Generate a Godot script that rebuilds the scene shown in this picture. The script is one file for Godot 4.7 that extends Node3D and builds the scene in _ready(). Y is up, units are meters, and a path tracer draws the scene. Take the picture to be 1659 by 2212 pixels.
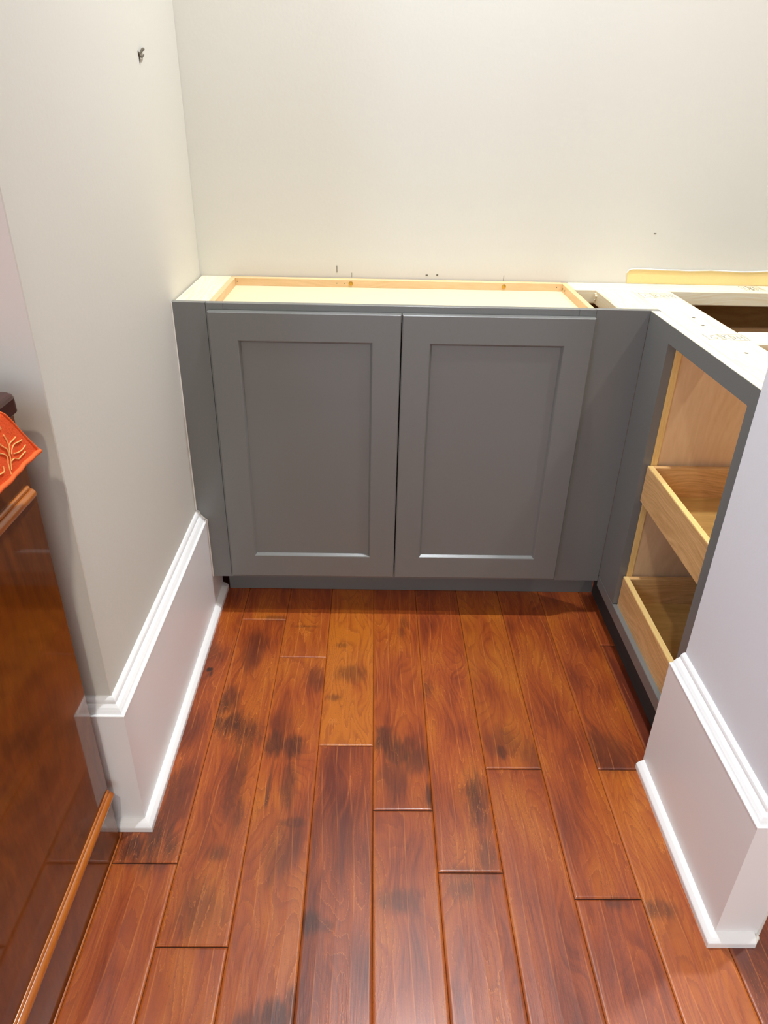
extends Node3D
# A short run of grey kitchen base cabinets without a worktop, in a nook between two stub walls.
# x right along the cabinet front, y up, z towards the camera; the cabinet face is z = 0, the left wall x = 0.

const WALL_Z := -0.318      # plane of the back wall
const XP := 1.119           # plane of the drawer cabinet's face, at a right angle to the other cabinet
const TOP := 0.876          # top of all cabinets
const STUB_Z := 0.70        # near face of the left wall
const CEIL := 2.85
const ROOM_L := -0.62       # left wall of the room, behind the dresser
const ROOM_R := 4.2
const ROOM_F := 4.6
const LINE0 := 0.4815       # one seam between plank rows, and the width of a row
const ROW := 0.12513
const FLOOR_TURN := 0.00267

var M := {}
var grain := 0              # axis along which wood runs in the shape being built
var shift := Vector2.ZERO   # offset into the wood texture, new for every board
var rng := RandomNumberGenerator.new()
var taken := {}


func _ready() -> void:
	rng.seed = 4711
	# ---- camera
	var cam := Camera3D.new()
	cam.name = "camera"
	cam.rotation_order = EULER_ORDER_YXZ
	cam.position = Vector3(0.4737, 1.2656, 1.6898)
	cam.rotation = Vector3(-0.5064, -0.0186, 0.0228)
	cam.fov = rad_to_deg(2.0 * atan(1106.0 / 1548.62))
	cam.near = 0.02
	add_child(cam)
	cam.current = true
	# ---- sky and exposure
	var env := Environment.new()
	env.background_mode = Environment.BG_SKY
	var sky := Sky.new()
	var psm := ProceduralSkyMaterial.new()
	psm.sky_top_color = Color(0.35, 0.5, 0.8)
	psm.sky_horizon_color = Color(0.75, 0.82, 0.9)
	psm.ground_bottom_color = Color(0.3, 0.3, 0.3)
	psm.ground_horizon_color = Color(0.6, 0.62, 0.64)
	sky.sky_material = psm
	env.sky = sky
	env.tonemap_mode = Environment.TONE_MAPPER_LINEAR
	env.tonemap_exposure = 1.12
	env.sdfgi_enabled = true
	env.ssao_enabled = true
	env.ssil_enabled = true
	var we := WorldEnvironment.new()
	we.name = "world_environment"
	we.environment = env
	add_child(we)
	# ---- lights: ceiling downlights and the window
	materials()
	downlight(Vector3(0.72, CEIL, 0.10), 3.75, Color(0.951, 0.972, 1.0), "round white downlight in the ceiling just above the grey cabinets")
	downlight(Vector3(0.28, CEIL, 2.45), 2.9, Color(1.0, 0.96, 0.89), "round white downlight in the ceiling behind the camera, straight ahead of the nook")
	downlight(Vector3(2.0, CEIL, 0.45), 2.2, Color(1.0, 0.99, 0.957), "round white downlight in the ceiling beyond the right stub wall")
	var day := AreaLight3D.new()
	day.name = "window_daylight"
	day.area_size = Vector2(0.62, 0.9)
	day.light_color = Color(0.74, 0.85, 1.0)
	day.light_energy = 1.7
	day.shadow_enabled = true
	add_child(day)
	day.position = Vector3(ROOM_L + 0.012, 1.62, 2.15)
	day.rotation.y = -PI / 2
	var day_2 := AreaLight3D.new()
	day_2.name = "window_daylight_2"
	day_2.area_size = Vector2(2.5, 1.55)
	day_2.light_color = Color(0.97, 0.985, 0.98)
	day_2.light_energy = 3.3
	day_2.shadow_enabled = true
	add_child(day_2)
	day_2.position = Vector3(0.95, 1.0, ROOM_F - 0.012)
	# ---- the room, then the things in it
	room()
	planks()
	baseboards()
	base_cabinet()
	filler_panels()
	drawer_cabinet()
	pine_boards()
	dresser()
	table_runner()


# ------------------------------------------------------------------ nodes

func numbered(called: String) -> String:
	var n: int = taken.get(called, 0)
	taken[called] = n + 1
	return called if n == 0 else "%s_%03d" % [called, n]


func thing(called: String, label: String, category: String, at := Vector3.ZERO, group := "") -> Node3D:
	var o := Node3D.new()
	o.name = numbered(called)
	add_child(o)
	o.position = at
	tag(o, label, category, group)
	return o


func tag(o: Node3D, label: String, category: String, group := "") -> void:
	o.set_meta("label", label)
	o.set_meta("category", category)
	if group != "":
		o.set_meta("group", group)


func structure(o: Node3D, label := "") -> void:
	o.set_meta("kind", "structure")
	if label != "":
		o.set_meta("label", label)
		o.set_meta("category", o.name.get_slice("_", 0))


func start() -> SurfaceTool:
	var st := SurfaceTool.new()
	st.begin(Mesh.PRIMITIVE_TRIANGLES)
	shift = Vector2(rng.randf() * 3.0, rng.randf() * 3.0)
	return st


func part(called: String, st: SurfaceTool, mat: Material, parent: Node = null, label := "") -> MeshInstance3D:
	var o := MeshInstance3D.new()
	var mesh := st.commit()
	mesh.surface_set_material(0, mat)
	o.mesh = mesh
	if parent == null:
		o.name = numbered(called)
		add_child(o)
	else:
		o.name = called
		parent.add_child(o, true)
	if label != "":
		o.set_meta("label", label)
	return o


# ------------------------------------------------------------------ shapes

func uv_of(p: Vector3, n: Vector3) -> Vector2:
	var a := n.abs().max_axis_index()
	var u := grain
	if u == a:
		u = 1 if a != 1 else 0
	var v := 3 - a - u
	return Vector2(p[u], p[v]) + shift


# a flat polygon (3 or 4 corners) whose front looks along n
func face(st: SurfaceTool, pts: Array, n: Vector3, normals: Array = []) -> void:
	var a: Vector3 = pts[0]
	var b: Vector3 = pts[1]
	var c: Vector3 = pts[2]
	var turn := (b - a).cross(c - a).dot(n) > 0.0
	var order := [0, 2, 1] if turn else [0, 1, 2]
	if pts.size() == 4:
		order += [0, 3, 2] if turn else [0, 2, 3]
	for k in order:
		var p: Vector3 = pts[k]
		st.set_normal(normals[k] if normals.size() > 0 else n)
		st.set_uv(uv_of(p, n))
		st.add_vertex(p)


# a box between two corners with chamfered edges
func box(st: SurfaceTool, lo: Vector3, hi: Vector3, b := 0.001) -> void:
	var c := (lo + hi) * 0.5
	var h := (hi - lo) * 0.5
	b = minf(b, minf(h.x, minf(h.y, h.z)) * 0.9)
	for ax in 3:
		var u := (ax + 1) % 3
		var v := (ax + 2) % 3
		for s in [-1.0, 1.0]:
			var n := Vector3.ZERO
			n[ax] = s
			var q := []
			for k in [[-1, -1], [1, -1], [1, 1], [-1, 1]]:
				var p := Vector3.ZERO
				p[ax] = s * h[ax]
				p[u] = k[0] * (h[u] - b)
				p[v] = k[1] * (h[v] - b)
				q.append(c + p)
			face(st, q, n)
		for s in [-1.0, 1.0]:
			for t in [-1.0, 1.0]:
				var n2 := Vector3.ZERO
				n2[u] = s
				n2[v] = t
				n2 = n2.normalized()
				var q2 := []
				for k in [[0, -1], [0, 1], [1, 1], [1, -1]]:
					var p2 := Vector3.ZERO
					p2[u] = s * (h[u] - (b if k[0] == 0 else 0.0))
					p2[v] = t * (h[v] - (0.0 if k[0] == 0 else b))
					p2[ax] = k[1] * (h[ax] - b)
					q2.append(c + p2)
				face(st, q2, n2)
	for sx in [-1.0, 1.0]:
		for sy in [-1.0, 1.0]:
			for sz in [-1.0, 1.0]:
				var g := Vector3(sx, sy, sz)
				face(st, [c + g * (h - Vector3(0, b, b)), c + g * (h - Vector3(b, 0, b)), c + g * (h - Vector3(b, b, 0))], g.normalized())


# the outline in a plane, pushed out along that plane's axis from a to b
func plate(st: SurfaceTool, outline: PackedVector2Array, ax: int, a: float, b: float) -> void:
	var u := 0 if ax != 0 else 2
	var v := 1 if ax != 1 else 2
	var to := func(p: Vector2, w: float) -> Vector3:
		var r := Vector3.ZERO
		r[u] = p.x
		r[v] = p.y
		r[ax] = w
		return r
	var tri := Geometry2D.triangulate_polygon(outline)
	var n := Vector3.ZERO
	n[ax] = 1.0 if b > a else -1.0
	for k in range(0, tri.size(), 3):
		face(st, [to.call(outline[tri[k]], b), to.call(outline[tri[k + 1]], b), to.call(outline[tri[k + 2]], b)], n)
		face(st, [to.call(outline[tri[k]], a), to.call(outline[tri[k + 1]], a), to.call(outline[tri[k + 2]], a)], -n)
	var area := 0.0
	for k in outline.size():
		area += outline[k].cross(outline[(k + 1) % outline.size()])
	for k in outline.size():
		var p := outline[k]
		var q := outline[(k + 1) % outline.size()]
		var d := (q - p).normalized()
		var o2 := Vector2(d.y, -d.x) * (1.0 if area > 0.0 else -1.0)
		face(st, [to.call(p, a), to.call(q, a), to.call(q, b), to.call(p, b)], to.call(o2, 0.0))


# a moulding: profile points (distance from the wall, height) carried along a path of wall points (x, z), mitred at corners
func moulding(st: SurfaceTool, profile: Array, path: Array, side: float) -> void:
	var miter := []
	for k in path.size():
		var n1 := Vector2.ZERO
		var n2 := Vector2.ZERO
		if k > 0:
			var d1: Vector2 = (path[k] - path[k - 1]).normalized()
			n1 = Vector2(-d1.y, d1.x) * side
		if k < path.size() - 1:
			var d2: Vector2 = (path[k + 1] - path[k]).normalized()
			n2 = Vector2(-d2.y, d2.x) * side
		if k == 0:
			miter.append(n2)
		elif k == path.size() - 1:
			miter.append(n1)
		else:
			miter.append((n1 + n2) / (1.0 + n1.dot(n2)))
	var at := func(k: int, j: int) -> Vector3:
		var w: Vector2 = path[k] + miter[k] * profile[j].x
		return Vector3(w.x, profile[j].y, w.y)
	for k in path.size() - 1:
		var d: Vector2 = (path[k + 1] - path[k]).normalized()
		var out := Vector2(-d.y, d.x) * side
		grain = 0 if absf(d.x) > absf(d.y) else 2
		for j in profile.size() - 1:
			var e: Vector2 = profile[j + 1] - profile[j]
			var nn := Vector2(e.y, -e.x).normalized()
			face(st, [at.call(k, j), at.call(k + 1, j), at.call(k + 1, j + 1), at.call(k, j + 1)], Vector3(out.x * nn.x, nn.y, out.y * nn.x))
	var poly := PackedVector2Array(profile)
	poly.append(Vector2(0, 0))
	for k in [0, path.size() - 1]:
		var tri := Geometry2D.triangulate_polygon(poly)
		var dir: Vector2 = (path[1] - path[0]).normalized() * -1.0 if k == 0 else (path[k] - path[k - 1]).normalized()
		for i in range(0, tri.size(), 3):
			var q := []
			for m in 3:
				var w2: Vector2 = path[k] + miter[k] * poly[tri[i + m]].x
				q.append(Vector3(w2.x, poly[tri[i + m]].y, w2.y))
			face(st, q, Vector3(dir.x, 0, dir.y))


# a smooth round bar through the points
func tube(st: SurfaceTool, pts: Array, radii, sides := 8) -> void:
	var rings := []
	var norms := []
	for k in pts.size():
		var a: Vector3 = pts[maxi(k - 1, 0)]
		var b: Vector3 = pts[mini(k + 1, pts.size() - 1)]
		var d := (b - a).normalized()
		var u := d.cross(Vector3.UP if absf(d.y) < 0.9 else Vector3.RIGHT).normalized()
		var v := u.cross(d).normalized()
		var ring := []
		var nr := []
		var r: float = radii[k] if radii is Array else radii
		for s in sides:
			var t := TAU * s / sides
			var n := u * cos(t) + v * sin(t)
			nr.append(n)
			ring.append(pts[k] + n * r)
		rings.append(ring)
		norms.append(nr)
	for k in pts.size() - 1:
		for s in sides:
			var s2 := (s + 1) % sides
			face(st, [rings[k][s], rings[k + 1][s], rings[k + 1][s2], rings[k][s2]], (norms[k][s] + norms[k][s2]).normalized(), [norms[k][s], norms[k + 1][s], norms[k + 1][s2], norms[k][s2]])
	for k in [0, pts.size() - 1]:
		var out: Vector3 = (pts[0] - pts[1]).normalized() if k == 0 else (pts[k] - pts[k - 1]).normalized()
		for s in range(1, sides - 1):
			face(st, [rings[k][0], rings[k][s], rings[k][s + 1]], out)


func lathe(st: SurfaceTool, c: Vector3, axis: Vector3, profile: Array, sides := 24) -> void:
	var u := axis.cross(Vector3.UP if absf(axis.y) < 0.9 else Vector3.RIGHT).normalized()
	var v := u.cross(axis).normalized()
	for j in profile.size() - 1:
		var e: Vector2 = profile[j + 1] - profile[j]
		var nn := Vector2(e.y, -e.x).normalized()
		for s in sides:
			var d1 := u * cos(TAU * s / sides) + v * sin(TAU * s / sides)
			var d2 := u * cos(TAU * (s + 1) / sides) + v * sin(TAU * (s + 1) / sides)
			var p1: Vector3 = c + d1 * profile[j].x + axis * profile[j].y
			var p2: Vector3 = c + d2 * profile[j].x + axis * profile[j].y
			var p3: Vector3 = c + d2 * profile[j + 1].x + axis * profile[j + 1].y
			var p4: Vector3 = c + d1 * profile[j + 1].x + axis * profile[j + 1].y
			var n := ((d1 + d2).normalized() * nn.x + axis * nn.y).normalized()
			var q := [p1, p2, p3, p4]
			if profile[j].x < 1e-5:
				q = [p1, p3, p4]
			elif profile[j + 1].x < 1e-5:
				q = [p1, p2, p3]
			face(st, q, n)


# ------------------------------------------------------------------ materials

func plain(c: Color, rough: float, spec := 0.5) -> StandardMaterial3D:
	var m := StandardMaterial3D.new()
	m.albedo_color = c
	m.roughness = rough
	m.metallic_specular = spec
	return m


func noise(sd: int, freq := 1.0, octaves := 1) -> FastNoiseLite:
	var n := FastNoiseLite.new()
	n.seed = sd
	n.noise_type = FastNoiseLite.TYPE_SIMPLEX_SMOOTH
	n.frequency = freq
	n.fractal_type = FastNoiseLite.FRACTAL_FBM if octaves > 1 else FastNoiseLite.FRACTAL_NONE
	n.fractal_octaves = octaves
	return n


func relief(m: StandardMaterial3D, tex: Texture2D, cm: float) -> void:
	m.heightmap_enabled = true
	m.heightmap_texture = tex
	m.heightmap_scale = cm


func ripple(sd: int, freq: float, octaves := 3) -> NoiseTexture2D:
	var t := NoiseTexture2D.new()
	t.width = 256
	t.height = 256
	t.seamless = true
	t.noise = noise(sd, freq, octaves)
	return t


# straight-grained wood: u along the grain; the tile covers 1/scale metres
func wood_image(w: int, h: int, sd: int, dark: Color, light: Color, streak: float, lines: float, knots: Array = []) -> Image:
	var im := Image.create(w, h, false, Image.FORMAT_RGB8)
	var n1 := noise(sd, 1.0, 2)
	var n2 := noise(sd + 1, 1.0, 2)
	var n3 := noise(sd + 2, 1.0)
	for y in h:
		for x in w:
			# cylinder in noise space so that the tile repeats along the grain
			var a := TAU * x / w
			var cx := cos(a)
			var sx := sin(a)
			var v := float(y) / h
			var warp := n3.get_noise_3d(cx * 0.5, sx * 0.5, v * 3.0)
			var g := n1.get_noise_3d(cx * 0.7, sx * 0.7, v * 34.0 + warp * 2.5)
			var f := n2.get_noise_3d(cx * 4.0, sx * 4.0, v * 150.0)
			var ring := fposmod(v * lines + warp * 3.0, 1.0)
			var t := 0.5 + streak * g + 0.22 * f - 0.25 * streak * smoothstep(0.75, 1.0, ring)
			var c := dark.lerp(light, clampf(t, 0.0, 1.0))
			im.set_pixel(x, y, c)
	return im


func wood(im: Image, scale_u: float, scale_v: float, rough: float) -> StandardMaterial3D:
	var m := plain(Color.WHITE, rough)
	m.albedo_texture = ImageTexture.create_from_image(im)
	m.uv1_scale = Vector3(scale_u, scale_v, 1)
	return m


func materials() -> void:
	var peel := ripple(5, 0.05)
	M.wall = plain(Color(0.845, 0.832, 0.79), 0.62, 0.35)
	M.wall.uv1_scale = Vector3(6, 6, 1)
	relief(M.wall, peel, 0.012)
	M.white_wall = plain(Color(0.93, 0.94, 0.955), 0.55, 0.4)
	M.white_wall.uv1_scale = Vector3(6, 6, 1)
	relief(M.white_wall, peel, 0.012)
	M.ceiling = plain(Color(0.93, 0.925, 0.91), 0.9, 0.2)
	M.trim = plain(Color(0.97, 0.97, 0.965), 0.32, 0.5)
	M.caulk = plain(Color(0.90, 0.885, 0.85), 0.55)
	M.grey = plain(Color(0.462, 0.464, 0.452), 0.31, 0.5)
	M.grey.uv1_scale = Vector3(14, 14, 1)
	relief(M.grey, peel, 0.002)
	M.grey_edge = plain(Color(0.52, 0.51, 0.50), 0.45)
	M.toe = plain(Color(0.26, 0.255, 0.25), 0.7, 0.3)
	M.dark = plain(Color(0.03, 0.025, 0.02), 0.9)
	M.tear = plain(Color(0.36, 0.33, 0.27), 0.9)
	M.yellow = plain(Color(0.93, 0.83, 0.58), 0.8, 0.3)
	M.yellow.uv1_scale = Vector3(9, 9, 1)
	relief(M.yellow, peel, 0.03)
	M.brass = plain(Color(0.80, 0.62, 0.25), 0.3)
	M.brass.metallic = 0.9
	M.lamp = plain(Color(0.95, 0.95, 0.95), 0.5)
	M.lamp.emission_enabled = true
	M.lamp.emission = Color(1.0, 0.95, 0.87)
	M.lamp.emission_energy_multiplier = 6.0
	M.glass = plain(Color(1, 1, 1, 0.08), 0.03)
	M.glass.transparency = BaseMaterial3D.TRANSPARENCY_ALPHA
	var pine := wood_image(512, 256, 21, Color(0.93, 0.85, 0.68), Color(0.975, 0.945, 0.84), 0.5, 9.0)
	M.pine = wood(pine, 1.0, 4.0, 0.65)
	M.maple = wood(wood_image(384, 192, 31, Color(0.86, 0.71, 0.50), Color(0.94, 0.81, 0.62), 0.35, 4.0), 1.1, 2.2, 0.5)
	M.tray = wood(wood_image(512, 256, 41, Color(0.79, 0.60, 0.37), Color(0.93, 0.76, 0.53), 0.55, 8.0), 1.6, 5.0, 0.42)
	M.tray_edge = wood(wood_image(256, 64, 47, Color(0.88, 0.72, 0.42), Color(0.96, 0.84, 0.58), 0.4, 4.0), 2.0, 12.0, 0.5)
	M.pine_b = M.pine.duplicate()
	M.top_ply = plain(Color(0.90, 0.83, 0.68), 0.6)
	M.ply_wall = wood(wood_image(384, 192, 35, Color(0.86, 0.71, 0.53), Color(0.93, 0.81, 0.65), 0.35, 3.0), 0.8, 1.6, 0.5)
	M.tray_bottom = wood(wood_image(384, 192, 37, Color(0.76, 0.60, 0.34), Color(0.89, 0.74, 0.47), 0.35, 3.0), 1.0, 1.8, 0.5)
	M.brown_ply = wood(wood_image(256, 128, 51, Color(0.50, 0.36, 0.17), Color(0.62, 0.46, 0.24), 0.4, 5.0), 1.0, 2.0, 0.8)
	M.cherry = wood(wood_image(512, 512, 61, Color(0.33, 0.155, 0.02), Color(0.52, 0.27, 0.05), 0.30, 2.0), 0.9, 0.9, 0.32)
	M.cherry.metallic_specular = 0.2
	M.cherry.clearcoat_enabled = true
	M.cherry.clearcoat = 1.0
	M.cherry.clearcoat_roughness = 0.05
	M.cherry_bar = wood(wood_image(256, 64, 65, Color(0.66, 0.35, 0.10), Color(0.84, 0.50, 0.17), 0.4, 3.0), 1.5, 10.0, 0.28)
	M.cherry_bar.clearcoat_enabled = true
	M.cherry_bar.clearcoat = 0.8
	M.cherry_bar.clearcoat_roughness = 0.18
	M.cherry_top = wood(wood_image(256, 128, 68, Color(0.20, 0.07, 0.04), Color(0.30, 0.12, 0.07), 0.4, 3.0), 1.0, 2.0, 0.3)
	M.cloth = plain(Color(0.95, 0.36, 0.16), 0.95, 0.2)
	M.cloth.uv1_scale = Vector3(12, 12, 1)
	M.cloth.rim_enabled = true
	M.cloth.rim = 0.3
	var weave := ripple(8, 0.09, 4)
	relief(M.cloth, weave, 0.06)
	M.hem = plain(Color(0.98, 0.46, 0.25), 0.9, 0.2)
	M.thread = plain(Color(0.99, 0.74, 0.45), 0.7, 0.3)
	M.hole = plain(Color(0.62, 0.42, 0.16), 0.8)
	M.ink = plain(Color(0.42, 0.40, 0.34), 0.9, 0.1)
	floor_material()
	return


# ------------------------------------------------------------------ lamps

func downlight(at: Vector3, energy: float, c: Color, label: String) -> void:
	var o := thing("downlight", label, "ceiling light", at, "recessed ceiling downlights")
	var st := start()
	lathe(st, Vector3.ZERO, Vector3.DOWN, [Vector2(0.062, 0.001), Vector2(0.064, 0.006), Vector2(0.085, 0.006), Vector2(0.092, 0.0)], 32)
	part("trim_ring", st, M.trim, o)
	st = start()
	lathe(st, Vector3.ZERO, Vector3.DOWN, [Vector2(0.062, 0.001), Vector2(0.04, 0.003), Vector2(0.0, 0.004)], 32)
	part("lamp_lens", st, M.lamp, o)
	var l := SpotLight3D.new()
	l.name = "lamp_light"
	l.light_energy = energy
	l.light_color = c
	l.light_size = 0.045
	l.spot_range = 9.0
	l.spot_attenuation = 2.0
	l.spot_angle = 60.0
	l.spot_angle_attenuation = 1.0
	l.shadow_enabled = true
	o.add_child(l)
	l.position = Vector3(0, -0.055, 0)
	l.rotation.x = -PI / 2


# ------------------------------------------------------------------ room

func slab(called: String, lo: Vector3, hi: Vector3, mat: Material, label: String) -> MeshInstance3D:
	var st := start()
	box(st, lo, hi, 0.0015)
	var o := part(called, st, mat)
	structure(o, label)
	return o


func room() -> void:
	var t := 0.12
	var back := slab("wall_back", Vector3(ROOM_L - t, 0, WALL_Z - t), Vector3(ROOM_R + t, CEIL, WALL_Z), M.wall, "plain greige painted wall behind the grey base cabinet")
	slab("wall_left", Vector3(ROOM_L, 0, WALL_Z), Vector3(0, CEIL, STUB_Z), M.wall, "greige stub wall closing the left side of the nook")
	slab("wall_right", Vector3(1.112, 0, 0.562), Vector3(1.152, CEIL, 0.924), M.white_wall, "thin white stub wall at the near end of the drawer cabinet")
	slab("wall_far_right", Vector3(ROOM_R, 0, WALL_Z), Vector3(ROOM_R + t, CEIL, ROOM_F), M.wall, "greige wall on the far right side of the room")
	slab("ceiling", Vector3(ROOM_L - t, CEIL, WALL_Z - t), Vector3(ROOM_R + t, CEIL + t, ROOM_F + t), M.ceiling, "flat white ceiling over the whole room")
	# the wall behind the dresser and the one behind the camera, each with a window in it
	var wall_of := func(at: Callable, called: String, u0: float, u1: float, w: Array, label: String) -> void:
		var st0 := start()
		var bit := func(a: Vector2, b: Vector2) -> void:
			var p: Vector3 = at.call(a.x, a.y, 0.0)
			var q: Vector3 = at.call(b.x, b.y, t)
			box(st0, p.min(q), p.max(q), 0.001)
		bit.call(Vector2(u0, 0), Vector2(w[0], CEIL))
		bit.call(Vector2(w[1], 0), Vector2(u1, CEIL))
		bit.call(Vector2(w[0], 0), Vector2(w[1], w[2]))
		bit.call(Vector2(w[0], w[3]), Vector2(w[1], CEIL))
		structure(part(called, st0, M.wall), label)
	var window_of := func(at: Callable, called: String, w: Array, label: String) -> void:
		var win := Node3D.new()
		win.name = called
		add_child(win)
		structure(win, label)
		var mid: float = (w[2] + w[3]) * 0.5
		var bars := [[w[0], w[1], w[2], w[2] + 0.04], [w[0], w[1], w[3] - 0.04, w[3]], [w[0], w[0] + 0.04, w[2] + 0.04, w[3] - 0.04], [w[1] - 0.04, w[1], w[2] + 0.04, w[3] - 0.04], [w[0] + 0.04, w[1] - 0.04, mid - 0.02, mid + 0.02]]
		for b in bars:
			var st1 := start()
			var p: Vector3 = at.call(b[0], b[2], 0.045)
			var q: Vector3 = at.call(b[1], b[3], 0.095)
			box(st1, p.min(q), p.max(q), 0.003)
			part("frame_bar", st1, M.trim, win)
		for b in [[w[2] + 0.04, mid - 0.02], [mid + 0.02, w[3] - 0.04]]:
			var st2 := start()
			var p2: Vector3 = at.call(w[0] + 0.04, b[0], 0.067)
			var q2: Vector3 = at.call(w[1] - 0.04, b[1], 0.073)
			box(st2, p2.min(q2), p2.max(q2), 0.0005)
			part("pane", st2, M.glass, win)
	var on_left := func(u: float, y: float, d: float) -> Vector3: return Vector3(ROOM_L - d, y, u)
	var on_front := func(u: float, y: float, d: float) -> Vector3: return Vector3(u, y, ROOM_F + d)
	wall_of.call(on_left, "wall_window_side", WALL_Z, ROOM_F, [1.81, 2.49, 1.14, 2.10], "greige wall with a small window, behind the dresser")
	window_of.call(on_left, "window_1", [1.81, 2.49, 1.14, 2.10], "small white framed window in the wall behind the dresser")
	wall_of.call(on_front, "wall_front", ROOM_L - t, ROOM_R + t, [-0.35, 2.25, 0.18, 1.83], "greige wall with a wide window, behind the camera")
	window_of.call(on_front, "window_2", [-0.35, 2.25, 0.18, 1.83], "wide white framed window in the wall behind the camera")
	# bare strip of the back wall where an old worktop was cut away: yellow board below a ragged paint edge
	var st := start()
	var r2 := RandomNumberGenerator.new()
	r2.seed = 12
	var line := PackedVector2Array()
	line.append(Vector2(1.158, 0.876))
	line.append(Vector2(1.1545, 0.906))
	line.append(Vector2(1.158, 0.9108))
	var lip := []
	lip.append(Vector3(1.1535, 0.904, WALL_Z + 0.003))
	lip.append(Vector3(1.158, 0.9118, WALL_Z + 0.003))
	for k in 40:
		var px := 1.17 + k * 0.03
		var py := 0.9125 + 0.0012 * sin(k * 1.1) + r2.randf_range(-0.0009, 0.0009)
		line.append(Vector2(px, py))
		lip.append(Vector3(px, py + 0.001, WALL_Z + 0.003))
	line.append(Vector2(2.36, 0.876))
	plate(st, line, 2, WALL_Z, WALL_Z + 0.002)
	part("bare_strip", st, M.yellow, back, "bare yellow strip with a ragged paint edge")
	st = start()
	tube(st, lip, 0.0018, 5)
	part("paint_edge", st, M.caulk, back)
	# scuffs and pencil ticks on the back wall
	st = start()
	for q in [[0.3694, 0.8985, 0.0009, 0.009], [0.8216, 0.8835, 0.0007, 0.007], [0.4093, 0.884, 0.0005, 0.006], [0.6405, 0.888, 0.0025, 0.002], [0.612, 0.887, 0.003, 0.0018], [1.2104, 1.0038, 0.0035, 0.0012]]:
		box(st, Vector3(q[0] - q[2], q[1] - q[3], WALL_Z), Vector3(q[0] + q[2], q[1] + q[3], WALL_Z + 0.0006), 0.0003)
	part("pencil_mark", st, M.ink, back)
	# the torn spot of paint high on the left wall
	st = start()
	var a := [Vector3(0.001, 1.3651, 0.0154), Vector3(0.0015, 1.3595, 0.0122), Vector3(0.0015, 1.354, 0.0109), Vector3(0.001, 1.3475, 0.0106), Vector3(0.0, 1.3406, 0.0100)]
	tube(st, a, [0.0007, 0.0016, 0.0013, 0.0010, 0.0004], 6)
	tube(st, [Vector3(0.001, 1.3590, 0.0116), Vector3(0.003, 1.3640, 0.0040), Vector3(0.004, 1.3680, -0.0040), Vector3(0.004, 1.3697, -0.0120), Vector3(0.003, 1.3688, -0.0200)], [0.0012, 0.0018, 0.0025, 0.0030, 0.0008], 6)
	tube(st, [Vector3(0.001, 1.3563, 0.0105), Vector3(0.003, 1.3554, 0.0010), Vector3(0.004, 1.3578, -0.0060), Vector3(0.003, 1.3606, -0.0160)], [0.0010, 0.0019, 0.0014, 0.0010], 6)
	part("paint_tear", st, M.tear, get_node("wall_left"), "torn curl of paint standing off the wall")


# ------------------------------------------------------------------ floor

const TX0 := -0.1441        # the part of the floor painted in one texture: eleven rows from x = TX0, z from TZ0
const TZ0 := -0.12
const TW := 1.37643
const TL := 1.32
const PX := 1792
const PY := 1720
# ends of planks in each row, from row -5 (x = TX0) to row 5, and how each plank there looks: tone (dark to golden), redness
var joints := [[0.62], [0.8099], [0.0491, 0.9679], [0.2104], [0.5139], [0.6875], [0.8272], [0.5778], [0.8795], [0.578], [0.15]]
var tones := [[[0.0, 0.3], [0.2, 0.6]], [[-0.15, 0.6], [0.15, 0.7]], [[0.15, 0.5], [0.10, 0.35], [0.10, 0.6]], [[0.1, 0.6], [0.16, 0.5]], [[0.85, 0.1], [-0.45, 0.5]],
	[[0.15, 0.5], [0.05, 0.95]], [[0.0, 0.8], [0.05, 0.8]], [[0.40, 0.4], [0.0, 0.75]], [[0.05, 0.6], [0.0, 0.8]], [[-0.05, 0.6], [0.5, 0.4]], [[-0.05, 0.6], [-0.85, 0.9]]]
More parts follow.
